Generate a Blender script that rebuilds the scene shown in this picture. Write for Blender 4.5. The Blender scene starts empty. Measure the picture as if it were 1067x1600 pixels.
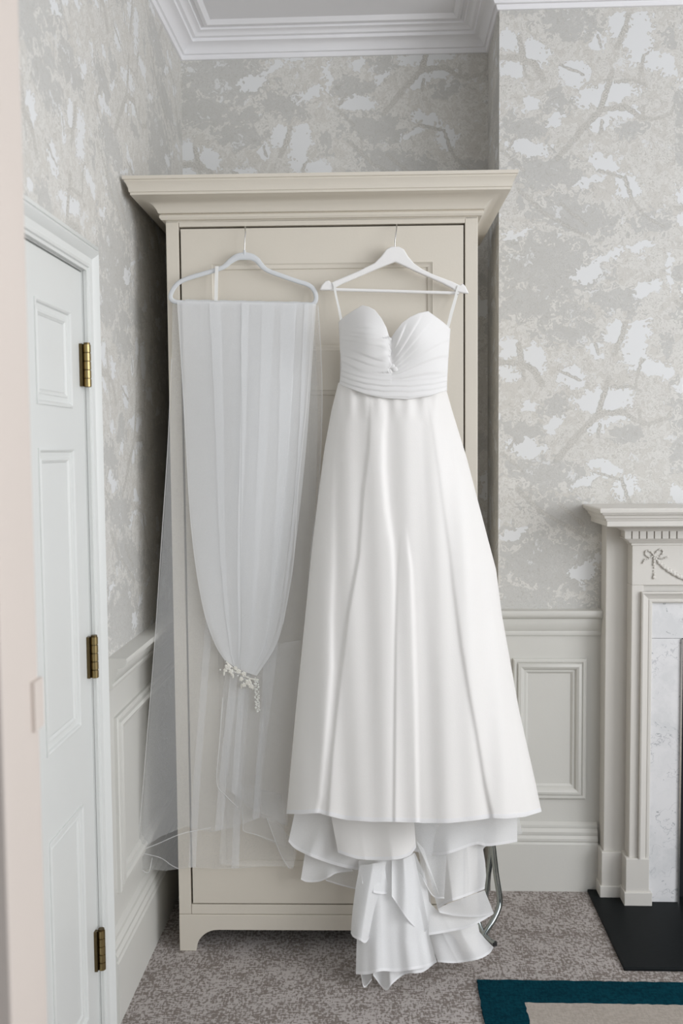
import bpy, bmesh, math, random
from mathutils import Vector, Matrix
import numpy as np

# ------------------------------------------------------------------ camera, light, exposure
SC = bpy.context.scene
COL = SC.collection
F = 1500.0
YAW, PIT, ROL = -0.0426101, 0.06348249, -0.00828306
CAMH = 1.38

def cam_rows(y, p, r):
    cy, sy = math.cos(y), math.sin(y); cp, sp = math.cos(p), math.sin(p); cr, sr = math.cos(r), math.sin(r)
    base = Matrix(((1, 0, 0), (0, 0, -1), (0, 1, 0)))
    Y = Matrix(((cy, -sy, 0), (sy, cy, 0), (0, 0, 1)))
    P = Matrix(((1, 0, 0), (0, cp, -sp), (0, sp, cp)))
    R = Matrix(((cr, -sr, 0), (sr, cr, 0), (0, 0, 1)))
    return R @ P @ base @ Y
MR = cam_rows(YAW, PIT, ROL)
cam_data = bpy.data.cameras.new('camera')
cam = bpy.data.objects.new('camera', cam_data)
COL.objects.link(cam)
rt, dn, fw = MR[0], MR[1], MR[2]
cam.matrix_world = Matrix(((rt[0], -dn[0], -fw[0], 0), (rt[1], -dn[1], -fw[1], 0), (rt[2], -dn[2], -fw[2], CAMH), (0, 0, 0, 1)))
cam_data.lens = F / 1600 * 36
cam_data.sensor_width = 36
cam_data.clip_start = 0.02
cam_data.dof.use_dof = True
cam_data.dof.focus_distance = 2.55
cam_data.dof.aperture_fstop = 3.2
SC.camera = cam

SC.view_settings.view_transform = 'Standard'
SC.view_settings.look = 'None'
SC.view_settings.exposure = 0.45
SC.view_settings.gamma = 1.0
SC.view_settings.use_curve_mapping = False
SC.cycles.transparent_max_bounces = 48
SC.cycles.max_bounces = 10
SC.cycles.diffuse_bounces = 6

world = bpy.data.worlds.new('sky'); SC.world = world
world.use_nodes = True
bg = world.node_tree.nodes['Background']
bg.inputs[0].default_value = (0.86, 0.93, 1.0, 1)
bg.inputs[1].default_value = 0.12

def area(name, loc, target, sx, sy, power, col):
    l = bpy.data.lights.new(name, 'AREA'); l.shape = 'RECTANGLE'; l.size = sx; l.size_y = sy
    l.energy = power; l.color = col
    o = bpy.data.objects.new(name, l); COL.objects.link(o)
    o.location = loc
    o.rotation_euler = (Vector(target) - Vector(loc)).to_track_quat('-Z', 'Y').to_euler()
    return o
# daylight through the tall window in the right-hand wall
area('window_daylight', (2.85, 0.45, 1.7), (0.0, 0.45, 1.5), 2.2, 1.9, 66, (0.97, 0.98, 1.0))
# unseen fill lamp, added behind the camera to soften the shading
area('rear_fill', (2.1, -1.8, 1.75), (0.0, 2.5, 1.2), 2.0, 1.6, 24, (0.95, 0.98, 1.0))

# ------------------------------------------------------------------ helpers
ORG = Vector((0, 0, CAMH))
AW = 0.01711512
WO = Vector((-0.568, 2.56, 0))                       # wardrobe front left foot
WU = Vector((math.cos(AW), math.sin(AW), 0))
WN = Vector((math.sin(AW), -math.cos(AW), 0))        # out of the wardrobe front
def ray(x, y):
    return MR.transposed() @ Vector(((x - 533.5) / F, (y - 800) / F, 1.0))
def onX(x, y, X): d = ray(x, y); return ORG + d * (X / d.x)
def onY(x, y, Y): d = ray(x, y); return ORG + d * (Y / d.y)
def onZ(x, y, Z): d = ray(x, y); return ORG + d * ((Z - CAMH) / d.z)
def W(x, y, d=0.0):                                   # d metres in front of the wardrobe face
    r = ray(x, y); p0 = WO + WN * d
    return ORG + r * (WN.dot(p0 - ORG) / WN.dot(r))

def srgb(r, g, b):
    f = lambda c: (c / 255 / 12.92) if c / 255 <= 0.04045 else ((c / 255 + 0.055) / 1.055) ** 2.4
    return (f(r), f(g), f(b), 1)

def link(o, parent=None):
    COL.objects.link(o)
    if parent is not None: o.parent = parent
    return o
def world_loc(o):
    v = Vector((0, 0, 0))
    while o is not None:
        v = v + o.location; o = o.parent
    return v
def mk(name, verts, faces, mat, parent=None, smooth=False, local=False, kind=None):
    m = bpy.data.meshes.new(name)
    off = Vector((0, 0, 0)) if (local or parent is None) else world_loc(parent)
    m.from_pydata([tuple(Vector(v) - off) for v in verts], [], faces)
    m.validate()
    bm = bmesh.new(); bm.from_mesh(m)
    bmesh.ops.recalc_face_normals(bm, faces=bm.faces)
    bm.to_mesh(m); bm.free()
    if smooth:
        m.polygons.foreach_set('use_smooth', [True] * len(m.polygons))
    if mat: m.materials.append(mat)
    o = bpy.data.objects.new(name, m)
    link(o, parent)
    if kind: o['kind'] = kind
    return o
def empty(name, loc, rz=0.0):
    o = bpy.data.objects.new(name, None); COL.objects.link(o)
    o.location = loc; o.rotation_euler = (0, 0, rz); o.empty_display_size = 0.1
    return o
def thing(o, label, cat, group=None):
    o['label'] = label; o['category'] = cat
    if group: o['group'] = group
    return o
def structure(o, label=None):
    o['kind'] = 'structure'
    if label: o['label'] = label
    return o
def bevel(o, w, seg=2):
    m = o.modifiers.new('bevel', 'BEVEL'); m.width = w; m.segments = seg; m.limit_method = 'ANGLE'; m.angle_limit = math.radians(35)
    return o

class MB:
    """collects shapes into one mesh"""
    def __init__(s): s.v = []; s.f = []
    def add(s, v, f):
        n = len(s.v); s.v += [Vector(a) for a in v]; s.f += [tuple(i + n for i in q) for q in f]; return s
    def box(s, a, b):
        x0, y0, z0 = a; x1, y1, z1 = b
        return s.add([(x0, y0, z0), (x1, y0, z0), (x1, y1, z0), (x0, y1, z0), (x0, y0, z1), (x1, y0, z1), (x1, y1, z1), (x0, y1, z1)],
                     [(0, 3, 2, 1), (4, 5, 6, 7), (0, 1, 5, 4), (1, 2, 6, 5), (2, 3, 7, 6), (3, 0, 4, 7)])
    def tube(s, pts, r, n=10, closed=False, flat=None, cap=True):
        pts = [Vector(p) for p in pts]; N = len(pts); rings = []
        prev = None
        for i, p in enumerate(pts):
            if closed: t = pts[(i + 1) % N] - pts[i - 1]
            else: t = pts[min(i + 1, N - 1)] - pts[max(i - 1, 0)]
            t.normalize()
            if flat is not None: a = Vector(flat)
            elif prev is None: a = Vector((0, 0, 1)) if abs(t.z) < 0.9 else Vector((0, 1, 0))
            else: a = prev
            b = t.cross(a); b.normalize(); a = b.cross(t); a.normalize(); prev = a
            ri = r[i] if isinstance(r, list) else r
            ra, rb = (ri if isinstance(ri, tuple) else (ri, ri))
            rings.append([p + a * (ra * math.cos(2 * math.pi * k / n)) + b * (rb * math.sin(2 * math.pi * k / n)) for k in range(n)])
        v = [q for rg in rings for q in rg]; f = []
        M = N if closed else N - 1
        for i in range(M):
            j = (i + 1) % N
            for k in range(n):
                l = (k + 1) % n
                f.append((i * n + k, i * n + l, j * n + l, j * n + k))
        if not closed and cap:
            f.append(tuple(reversed(range(n)))); f.append(tuple(range((N - 1) * n, N * n)))
        return s.add(v, f)
    def ball(s, c, r, nu=8, nv=6, sc=(1, 1, 1)):
        c = Vector(c); v = [c + Vector((0, 0, r * sc[2]))]
        for i in range(1, nv):
            th = math.pi * i / nv
            for k in range(nu):
                ph = 2 * math.pi * k / nu
                v.append(c + Vector((r * sc[0] * math.sin(th) * math.cos(ph), r * sc[1] * math.sin(th) * math.sin(ph), r * sc[2] * math.cos(th))))
        v.append(c - Vector((0, 0, r * sc[2]))); f = []
        for k in range(nu):
            f.append((0, 1 + k, 1 + (k + 1) % nu))
            f.append((len(v) - 1, 1 + (nv - 2) * nu + (k + 1) % nu, 1 + (nv - 2) * nu + k))
        for i in range(nv - 2):
            for k in range(nu):
                l = (k + 1) % nu
                f.append((1 + i * nu + k, 1 + (i + 1) * nu + k, 1 + (i + 1) * nu + l, 1 + i * nu + l))
        return s.add(v, f)
    def prism(s, poly, off):
        """polygon of 3D points extruded by off"""
        n = len(poly); off = Vector(off); poly = [Vector(p) for p in poly]
        v = poly + [p + off for p in poly]
        f = [tuple(range(n)), tuple(reversed(range(n, 2 * n)))]
        f += [(i, (i + 1) % n, n + (i + 1) % n, n + i) for i in range(n)]
        return s.add(v, f)
    def sweep(s, path, prof, side=1, closed=False, horizontal=True, ends=True, frame=None):
        """profile (out, up) swept along a 2D path with mitred corners. frame maps (a, b, out) to 3D when the path is upright."""
        P = [Vector((p[0], p[1])) for p in path]; N = len(P); rings = []
        def nrm(a, b):
            t = (b - a); t.normalize(); return Vector((t.y, -t.x)) * side
        for i in range(N):
            if closed: n1, n2 = nrm(P[i - 1], P[i]), nrm(P[i], P[(i + 1) % N])
            elif i == 0: n1 = n2 = nrm(P[0], P[1])
            elif i == N - 1: n1 = n2 = nrm(P[-2], P[-1])
            else: n1, n2 = nrm(P[i - 1], P[i]), nrm(P[i], P[i + 1])
            m = n1 + n2; m = m / max(1e-6, m.length_squared) * 2
            ring = []
            for (o, u) in prof:
                q = P[i] + m * o
                ring.append(Vector((q.x, q.y, u)) if frame is None else frame(q.x, q.y, u))
            rings.append(ring)
        k = len(prof); v = [q for r in rings for q in r]; f = []
        for i in range(N if closed else N - 1):
            j = (i + 1) % N
            for a in range(k - 1):
                f.append((i * k + a, i * k + a + 1, j * k + a + 1, j * k + a))
        if not closed and ends:
            f.append(tuple(range(k))); f.append(tuple(reversed(range((N - 1) * k, N * k))))
        return s.add(v, f)
    def build(s, name, mat, parent=None, smooth=False, local=False, kind=None):
        return mk(name, s.v, s.f, mat, parent, smooth, local, kind)

def auto_smooth(o, deg=40):
    m = o.data
    m.polygons.foreach_set('use_smooth', [True] * len(m.polygons))
    try: m.set_sharp_from_angle(angle=math.radians(deg))
    except Exception: pass
    return o

def interp(pts, n):
    """resample a 2D polyline evenly by length"""
    pts = [np.array(p, float) for p in pts]
    L = [0]
    for a, b in zip(pts, pts[1:]): L.append(L[-1] + np.linalg.norm(b - a))
    out = []
    for t in np.linspace(0, L[-1], n):
        i = min(np.searchsorted(L, t, side='right') - 1, len(pts) - 2)
        k = (t - L[i]) / max(1e-9, L[i + 1] - L[i]); out.append(pts[i] * (1 - k) + pts[i + 1] * k)
    return out
def spline(pts, n):
    """smooth curve through the points (Catmull-Rom), resampled"""
    P = [np.array(p, float) for p in pts]; P = [2 * P[0] - P[1]] + P + [2 * P[-1] - P[-2]]; out = []
    for i in range(1, len(P) - 2):
        for t in np.linspace(0, 1, 12, endpoint=False):
            a, b, c, d = P[i - 1:i + 3]
            out.append(0.5 * (2 * b + (c - a) * t + (2 * a - 5 * b + 4 * c - d) * t * t + (3 * b - a - 3 * c + d) * t ** 3))
    out.append(P[-2]); return interp(out, n)
def pl(x, xs, ys): return float(np.interp(x, xs, ys))

# ------------------------------------------------------------------ materials
def new_mat(name):
    m = bpy.data.materials.new(name); m.use_nodes = True
    nt = m.node_tree; return m, nt, nt.nodes['Principled BSDF']
def nd(nt, t, **kw):
    n = nt.nodes.new(t)
    for k, v in kw.items(): setattr(n, k, v)
    return n
def mth(nt, op, a, b=None, clamp=False):
    n = nt.nodes.new('ShaderNodeMath'); n.operation = op; n.use_clamp = clamp
    for i, x in enumerate((a, b)):
        if x is None: continue
        if isinstance(x, (int, float)): n.inputs[i].default_value = x
        else: nt.links.new(x, n.inputs[i])
    return n.outputs[0]
def vmt(nt, op, a, b=None, out=0, scale=None):
    n = nt.nodes.new('ShaderNodeVectorMath'); n.operation = op
    for i, x in enumerate((a, b)):
        if x is None: continue
        if isinstance(x, (tuple, list)): n.inputs[i].default_value = x
        else: nt.links.new(x, n.inputs[i])
    if scale is not None:
        if isinstance(scale, (int, float)): n.inputs[3].default_value = scale
        else: nt.links.new(scale, n.inputs[3])
    return n.outputs[out]
def mixc(nt, fac, a, b):
    n = nt.nodes.new('ShaderNodeMix'); n.data_type = 'RGBA'
    for i, x in ((0, fac), (6, a), (7, b)):
        if isinstance(x, (int, float)): n.inputs[i].default_value = x
        elif isinstance(x, (tuple, list)): n.inputs[i].default_value = x
        else: nt.links.new(x, n.inputs[i])
    return n.outputs[2]
def noise(nt, vec, scale, detail=2.0, rough=0.5, out=0):
    n = nt.nodes.new('ShaderNodeTexNoise'); n.inputs['Scale'].default_value = scale
    n.inputs['Detail'].default_value = detail; n.inputs['Roughness'].default_value = rough
    if vec is not None: nt.links.new(vec, n.inputs['Vector'])
    return n.outputs[out]
def bump(nt, bsdf, h, strength, dist):
    b = nt.nodes.new('ShaderNodeBump'); b.inputs['Strength'].default_value = strength; b.inputs['Distance'].default_value = dist
    nt.links.new(h, b.inputs['Height']); nt.links.new(b.outputs[0], bsdf.inputs['Normal'])
def sstep(nt, x, lo, hi):
    n = nt.nodes.new('ShaderNodeMapRange'); n.interpolation_type = 'SMOOTHSTEP'
    nt.links.new(x, n.inputs[0]); n.inputs[1].default_value = lo; n.inputs[2].default_value = hi
    return n.outputs[0]

def paint(name, col, rough=0.45, grain=0.04, spec=0.35):
    m, nt, b = new_mat(name)
    tc = nd(nt, 'ShaderNodeTexCoord')
    n1 = noise(nt, tc.outputs['Object'], 3.0, 3)
    c = mixc(nt, n1, tuple(x * (1 - grain) for x in col[:3]) + (1,), tuple(min(1, x * (1 + grain)) for x in col[:3]) + (1,))
    nt.links.new(c, b.inputs['Base Color'])
    b.inputs['Roughness'].default_value = rough
    b.inputs['Specular IOR Level'].default_value = spec
    bump(nt, b, noise(nt, tc.outputs['Object'], 160, 2), 0.08, 0.002)
    return m
def metal(name, col, rough):
    m, nt, b = new_mat(name)
    tc = nd(nt, 'ShaderNodeTexCoord')
    c = mixc(nt, noise(nt, tc.outputs['Object'], 60, 3), tuple(x * 0.7 for x in col[:3]) + (1,), col)
    nt.links.new(c, b.inputs['Base Color'])
    b.inputs['Metallic'].default_value = 1; b.inputs['Roughness'].default_value = rough
    return m
def cloth(name, col, alpha=1.0, transl=0.25, weave=900.0, contrast=0.25, sheen=0.0):
    """white fabric: diffuse + light passing through, and holes between the threads (alpha)"""
    m = bpy.data.materials.new(name); m.use_nodes = True; nt = m.node_tree
    for n in list(nt.nodes): nt.nodes.remove(n)
    out = nd(nt, 'ShaderNodeOutputMaterial')
    tc = nd(nt, 'ShaderNodeTexCoord')
    d = nd(nt, 'ShaderNodeBsdfDiffuse'); t = nd(nt, 'ShaderNodeBsdfTranslucent')
    d.inputs[0].default_value = col; t.inputs[0].default_value = col
    mx = nd(nt, 'ShaderNodeMixShader'); mx.inputs[0].default_value = transl
    nt.links.new(d.outputs[0], mx.inputs[1]); nt.links.new(t.outputs[0], mx.inputs[2])
    sh = mx.outputs[0]
    bp = nd(nt, 'ShaderNodeBump'); bp.inputs['Strength'].default_value = 0.12; bp.inputs['Distance'].default_value = 0.002
    nt.links.new(noise(nt, tc.outputs['Object'], 420, 2), bp.inputs['Height'])
    nt.links.new(bp.outputs[0], d.inputs['Normal'])
    if sheen:
        g = nd(nt, 'ShaderNodeBsdfGlossy'); g.inputs['Roughness'].default_value = 0.45
        g.inputs[0].default_value = (1, 1, 1, 1)
        m3 = nd(nt, 'ShaderNodeMixShader'); m3.inputs[0].default_value = sheen
        nt.links.new(sh, m3.inputs[1]); nt.links.new(g.outputs[0], m3.inputs[2]); sh = m3.outputs[0]
    if alpha < 1:
        tr = nd(nt, 'ShaderNodeBsdfTransparent')
        n = noise(nt, tc.outputs['Object'], weave, 2, 0.6)
        a = mth(nt, 'ADD', mth(nt, 'MULTIPLY', mth(nt, 'SUBTRACT', n, 0.5), contrast), alpha, True)
        m2 = nd(nt, 'ShaderNodeMixShader')
        nt.links.new(a, m2.inputs[0]); nt.links.new(tr.outputs[0], m2.inputs[1]); nt.links.new(sh, m2.inputs[2])
        sh = m2.outputs[0]
    nt.links.new(sh, out.inputs[0])
    return m

def wallpaper(name, axis, v0, shrink=0.0):
    """printed woodland wallpaper: pale sky gaps, beige leaves, grey leaf masses and outlined branches, repeating in drops"""
    m, nt, b = new_mat(name)
    tc = nd(nt, 'ShaderNodeTexCoord'); obj = tc.outputs['Object']
    sx = nd(nt, 'ShaderNodeSeparateXYZ'); nt.links.new(obj, sx.inputs[0])
    cb = nd(nt, 'ShaderNodeCombineXYZ')
    nt.links.new(sx.outputs[axis], cb.inputs[0]); nt.links.new(sx.outputs[2], cb.inputs[1])
    p = cb.outputs[0]                                                      # metres on the wall
    def wob(q, sc, am, det=1.0):
        return vmt(nt, 'SCALE', vmt(nt, 'SUBTRACT', noise(nt, q, sc, det, 0.5, 1), (0.5, 0.5, 0.5)), scale=am)
    pj = vmt(nt, 'ADD', vmt(nt, 'ADD', p, wob(p, 30, 0.062, 2)), wob(p, 88, 0.015))
    TW, TH, DROP = 0.5195, 0.906, 0.453
    U0, V0 = (0.357 if axis == 0 else 3.30), v0
    def tile(q):
        s = nd(nt, 'ShaderNodeSeparateXYZ'); nt.links.new(q, s.inputs[0])
        u = mth(nt, 'SUBTRACT', s.outputs[0], U0)
        i = mth(nt, 'FLOOR', mth(nt, 'DIVIDE', u, TW))
        ul = mth(nt, 'SUBTRACT', u, mth(nt, 'MULTIPLY', i, TW))
        v = mth(nt, 'ADD', mth(nt, 'SUBTRACT', V0, s.outputs[1]), mth(nt, 'MULTIPLY', i, DROP))
        vl = mth(nt, 'FLOORED_MODULO', v, TH)
        c = nd(nt, 'ShaderNodeCombineXYZ'); nt.links.new(ul, c.inputs[0]); nt.links.new(vl, c.inputs[1])
        return c.outputs[0]
    K = 0.000594
    def tp(x, y): return ((x - 104) * K, (y - 85) * K, 0)
    pt = tile(pj)
    def ellipses(lst, src):
        res = None
        for (x, y, rx, ry, a) in lst:
            ca, sa = math.cos(math.radians(a)), math.sin(math.radians(a))
            q = vmt(nt, 'SUBTRACT', src, tp(x, y))
            ex = vmt(nt, 'DOT_PRODUCT', q, (ca / (rx * K), sa / (rx * K), 0), out=1)
            ey = vmt(nt, 'DOT_PRODUCT', q, (-sa / (ry * K), ca / (ry * K), 0), out=1)
            l = mth(nt, 'ADD', mth(nt, 'MULTIPLY', ex, ex), mth(nt, 'MULTIPLY', ey, ey))
            res = l if res is None else mth(nt, 'MINIMUM', res, l)
        return mth(nt, 'SQRT', res)
    gaps = ellipses([(155, 215, 60, 50, 20), (160, 345, 60, 40, 10), (290, 265, 55, 75, -35), (480, 375, 75, 65, 20), (800, 190, 62, 150, 8),
                     (690, 140, 50, 70, 20), (600, 225, 30, 50, 0), (640, 480, 165, 52, -8), (600, 620, 62, 36, -25), (715, 575, 80, 26, 0),
                     (925, 335, 140, 46, 15), (255, 730, 105, 42, 8), (635, 825, 95, 32, 22), (550, 905, 80, 24, -22), (750, 935, 62, 62, 30),
                     (190, 1170, 75, 22, -20), (800, 1230, 90, 20, -10), (655, 1290, 75, 24, -25), (545, 1365, 82, 44, -15),
                     (1000, 1375, 55, 110, -15), (855, 1445, 75, 36, -20), (260, 515, 42, 36, 0), (385, 600, 60, 24, -35), (1110, 620, 60, 70, 0),
                     (1090, 1000, 45, 70, 10)], pt)
    dark = ellipses([(450, 130, 150, 70, 5), (390, 520, 70, 60, 0), (225, 640, 120, 60, 10), (340, 865, 200, 85, 10), (500, 1080, 240, 85, 15),
                     (350, 1330, 280, 170, 5), (250, 1520, 200, 100, 0), (760, 660, 80, 40, 0), (1010, 200, 90, 70, 0), (900, 1120, 120, 60, 0),
                     (700, 1500, 140, 70, 10), (1080, 480, 90, 80, 0), (480, 1560, 120, 40, 0)], pt)
    # branches
    pn = tile(vmt(nt, 'ADD', p, wob(p, 70, 0.012)))
    segs = []
    def br(pts, r0, r1):
        for k in range(len(pts) - 1):
            segs.append((pts[k], pts[k + 1], r0 + (r1 - r0) * k / max(1, len(pts) - 2)))
    br([(400, 790), (520, 650), (610, 560), (640, 460), (665, 370)], 13, 11)
    br([(690, 250), (730, 160), (750, 70)], 12, 10)
    br([(610, 555), (740, 545), (800, 590), (870, 610), (960, 580), (990, 520)], 12, 5)
    br([(106, 285), (205, 290), (280, 325), (325, 400)], 12, 14)
    br([(205, 195), (222, 290), (235, 380)], 11, 5)
    br([(410, 330), (525, 382)], 4, 4); br([(620, 610), (612, 670)], 6, 5)
    br([(800, 415), (822, 300), (845, 280)], 6, 5); br([(680, 420), (770, 415), (830, 440)], 5, 4); br([(825, 590), (822, 540)], 6, 4)
    br([(735, 890), (770, 1000), (830, 1080), (930, 1140)], 7, 5)
    br([(120, 750), (180, 800), (230, 850)], 6, 5); br([(150, 740), (188, 680)], 5, 4)
    br([(595, 195), (610, 250)], 5, 5); br([(600, 855), (720, 890)], 5, 4)
    br([(200, 940), (330, 1060), (560, 1190)], 9, 7); br([(420, 1020), (540, 1120)], 8, 7)
    br([(270, 925), (272, 990)], 4, 4)
    bd = None
    for (a, c, r) in segs:
        A = Vector(tp(*a)); D = Vector(tp(*c)) - A
        pa = vmt(nt, 'SUBTRACT', pn, tuple(A))
        t = mth(nt, 'MULTIPLY', vmt(nt, 'DOT_PRODUCT', pa, tuple(D), out=1), 1 / D.length_squared, True)
        n = nt.nodes.new('ShaderNodeVectorMath'); n.operation = 'SCALE'; n.inputs[0].default_value = tuple(D); nt.links.new(t, n.inputs[3])
        dist = mth(nt, 'SUBTRACT', vmt(nt, 'DISTANCE', pa, n.outputs[0], out=1), r * K)
        bd = dist if bd is None else mth(nt, 'MINIMUM', bd, dist)
    # tones
    PALE, BEIGE, LBEIGE, GREY, LINE = (0.74, 0.75, 0.755, 1), (0.63, 0.615, 0.58, 1), (0.69, 0.68, 0.65, 1), (0.525, 0.525, 0.51, 1), (0.44, 0.43, 0.40, 1)
    big = noise(nt, p, 9, 3, 0.55)
    # engraved leaf contours: level lines of a warped noise, the bands between them are the leaves
    wv = pj
    def contour(sc, mul, wid, det):
        lv = mth(nt, 'MULTIPLY', noise(nt, wv, sc, det, 0.5), mul)
        bnd = mth(nt, 'FRACT', mth(nt, 'MULTIPLY', mth(nt, 'FLOOR', lv), 0.381966))
        d = mth(nt, 'ABSOLUTE', mth(nt, 'SUBTRACT', mth(nt, 'FRACT', lv), 0.5))
        return bnd, sstep(nt, d, 0.5 - wid, 0.5 - wid * 0.35)
    band, lnm = contour(34, 9.0, 0.13, 2)
    band2, lnm2 = contour(70, 6.0, 0.16, 2)
    tone = mth(nt, 'ADD', mth(nt, 'MULTIPLY', band, 0.75), mth(nt, 'MULTIPLY', big, 1.1))
    c = mixc(nt, sstep(nt, tone, 0.86, 0.92), BEIGE, LBEIGE)
    dk = mth(nt, 'ADD', dark, mth(nt, 'MULTIPLY', mth(nt, 'SUBTRACT', band, 0.5), 0.9))
    dkm = mth(nt, 'SUBTRACT', 1.0, sstep(nt, dk, 0.97, 1.04))
    c = mixc(nt, mth(nt, 'MULTIPLY', dkm, 0.80), c, mixc(nt, mth(nt, 'MULTIPLY', lnm2, 0.55), GREY, LBEIGE))
    c = mixc(nt, mth(nt, 'MULTIPLY', lnm, 0.50), c, LINE)
    c = mixc(nt, mth(nt, 'MULTIPLY', mth(nt, 'MULTIPLY', lnm2, sstep(nt, big, 0.42, 0.55)), 0.42), c, LINE)
    pale_flecks = sstep(nt, mth(nt, 'ADD', mth(nt, 'MULTIPLY', band2, 0.5), noise(nt, wv, 16, 2, 0.5)), 1.02, 1.03)  # pale flecks of the print
    c = mixc(nt, mth(nt, 'MULTIPLY', pale_flecks, 0.7), c, PALE)
    # sky gaps: spiky leaf outlines
    rd1 = mth(nt, 'ABSOLUTE', mth(nt, 'SUBTRACT', noise(nt, p, 58, 1, 0.5), 0.5))
    gq = mth(nt, 'ADD', gaps, mth(nt, 'SUBTRACT', mth(nt, 'MULTIPLY', rd1, 2.4), 0.17 - shrink))
    gp = sstep(nt, gq, 0.985, 1.0)
    gl = mth(nt, 'SUBTRACT', 1.0, sstep(nt, gq, 1.0, 1.08))
    c = mixc(nt, mth(nt, 'MULTIPLY', gl, 0.65), c, LINE)
    c = mixc(nt, gp, PALE, c)
    # branches over all
    o1 = mth(nt, 'SUBTRACT', 1.0, sstep(nt, bd, 0.0012, 0.0026)); o2 = mth(nt, 'SUBTRACT', 1.0, sstep(nt, bd, -0.0012, 0.0002))
    infol = mth(nt, 'SUBTRACT', 1.0, mth(nt, 'MULTIPLY', gp, 0.5))
    c = mixc(nt, mth(nt, 'MULTIPLY', mth(nt, 'MULTIPLY', o1, 0.75), infol), c, LINE)
    c = mixc(nt, mth(nt, 'MULTIPLY', o2, infol), c, mixc(nt, sstep(nt, noise(nt, p, 260, 2), 0.42, 0.52), LINE, BEIGE))
    nt.links.new(c, b.inputs['Base Color'])
    b.inputs['Roughness'].default_value = 0.55; b.inputs['Specular IOR Level'].default_value = 0.3
    bump(nt, b, noise(nt, p, 500, 2), 0.06, 0.001)
    return m

def carpet_mat(name, light, dark, fleck=170.0, lo=0.46, hi=0.535, sheen=0.15):
    m, nt, b = new_mat(name)
    tc = nd(nt, 'ShaderNodeTexCoord'); p = tc.outputs['Object']
    a = noise(nt, vmt(nt, 'MULTIPLY', p, (0.55, 1.5, 1)), fleck, 3, 0.6)
    c2 = noise(nt, vmt(nt, 'MULTIPLY', p, (1.5, 0.55, 1)), fleck, 3, 0.6)
    big = noise(nt, p, 14, 3, 0.6)
    s = mth(nt, 'ADD', mth(nt, 'MULTIPLY', mth(nt, 'ADD', a, c2), 0.5), mth(nt, 'MULTIPLY', mth(nt, 'SUBTRACT', big, 0.5), 0.25))
    t = sstep(nt, s, lo, hi)
    c = mixc(nt, t, dark, light)
    c = mixc(nt, mth(nt, 'MULTIPLY', noise(nt, p, 600, 2), 0.35), c, tuple(x * 0.6 for x in light[:3]) + (1,))
    nt.links.new(c, b.inputs['Base Color'])
    b.inputs['Roughness'].default_value = 1.0; b.inputs['Specular IOR Level'].default_value = 0.05
    b.inputs['Sheen Weight'].default_value = sheen
    bump(nt, b, noise(nt, p, 420, 3, 0.7), 0.6, 0.006)
    return m

def marble_mat():
    m, nt, b = new_mat('white_marble')
    tc = nd(nt, 'ShaderNodeTexCoord'); p = tc.outputs['Object']
    w = vmt(nt, 'ADD', p, vmt(nt, 'SCALE', vmt(nt, 'SUBTRACT', noise(nt, p, 7, 4, 0.6, 1), (0.5, 0.5, 0.5)), scale=0.25))
    v1 = mth(nt, 'ABSOLUTE', mth(nt, 'SUBTRACT', noise(nt, w, 9, 3, 0.55), 0.5))
    vm = mth(nt, 'SUBTRACT', 1.0, sstep(nt, v1, 0.0, 0.010))
    msk = sstep(nt, noise(nt, p, 6, 2), 0.38, 0.55)
    cl = noise(nt, w, 10, 5, 0.6)
    c = mixc(nt, sstep(nt, cl, 0.3, 0.65), (0.70, 0.71, 0.72, 1), (0.80, 0.80, 0.81, 1))
    c = mixc(nt, mth(nt, 'MULTIPLY', mth(nt, 'MULTIPLY', vm, msk), 0.55), c, (0.25, 0.27, 0.30, 1))
    sp = sstep(nt, noise(nt, w, 38, 3, 0.6), 0.67, 0.71)
    c = mixc(nt, mth(nt, 'MULTIPLY', sp, 0.6), c, (0.22, 0.25, 0.27, 1))
    nt.links.new(c, b.inputs['Base Color']); b.inputs['Roughness'].default_value = 0.28
    return m

M = {}
M['paper_x'] = wallpaper('woodland_wallpaper', 0, 2.671)
M['paper_b'] = wallpaper('woodland_wallpaper_back', 0, 2.465)
M['paper_y'] = wallpaper('woodland_wallpaper_side', 1, 2.60, 0.28)
M['wain'] = paint('stone_white_paint', (0.64, 0.635, 0.60, 1), 0.42)
M['door'] = paint('door_paint_cool_light', (0.70, 0.715, 0.70, 1), 0.35)  # same white as the wainscot, with the cool light mixed into its colour
M['ceil'] = paint('ceiling_white', (0.86, 0.86, 0.885, 1), 0.6)
M['ward'] = paint('cream_wardrobe_paint', (0.68, 0.635, 0.555, 1), 0.4)
M['ward_shade'] = paint('gap_shade_paint', (0.05, 0.045, 0.035, 1), 0.9)  # near-black colour standing for shade in the gaps round the wardrobe door
M['mantel'] = paint('mantel_off_white', (0.68, 0.66, 0.62, 1), 0.42)
M['jamb'] = paint('warm_white_jamb_paint', (0.60, 0.54, 0.495, 1), 0.6)
M['brass'] = metal('aged_brass', (0.40, 0.31, 0.15, 1), 0.32)
M['dark_brass'] = metal('dark_brass', (0.16, 0.12, 0.06, 1), 0.4)
M['chrome'] = metal('chrome', (0.42, 0.46, 0.46, 1), 0.10)
M['steel'] = metal('hook_steel', (0.75, 0.75, 0.74, 1), 0.25)
M['rubber'] = paint('dark_rubber', (0.03, 0.03, 0.03, 1), 0.7)
M['marble'] = marble_mat()
M['hearth'] = paint('black_slate', (0.009, 0.011, 0.012, 1), 0.55, 0.04, 0.12)
M['fire_black'] = paint('firebox_black', (0.008, 0.009, 0.012, 1), 0.8)  # plain black for the block that fills the fire opening
M['carpet'] = carpet_mat('taupe_flecked_carpet', (0.54, 0.495, 0.475, 1), (0.20, 0.165, 0.14, 1), 115.0)
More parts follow.
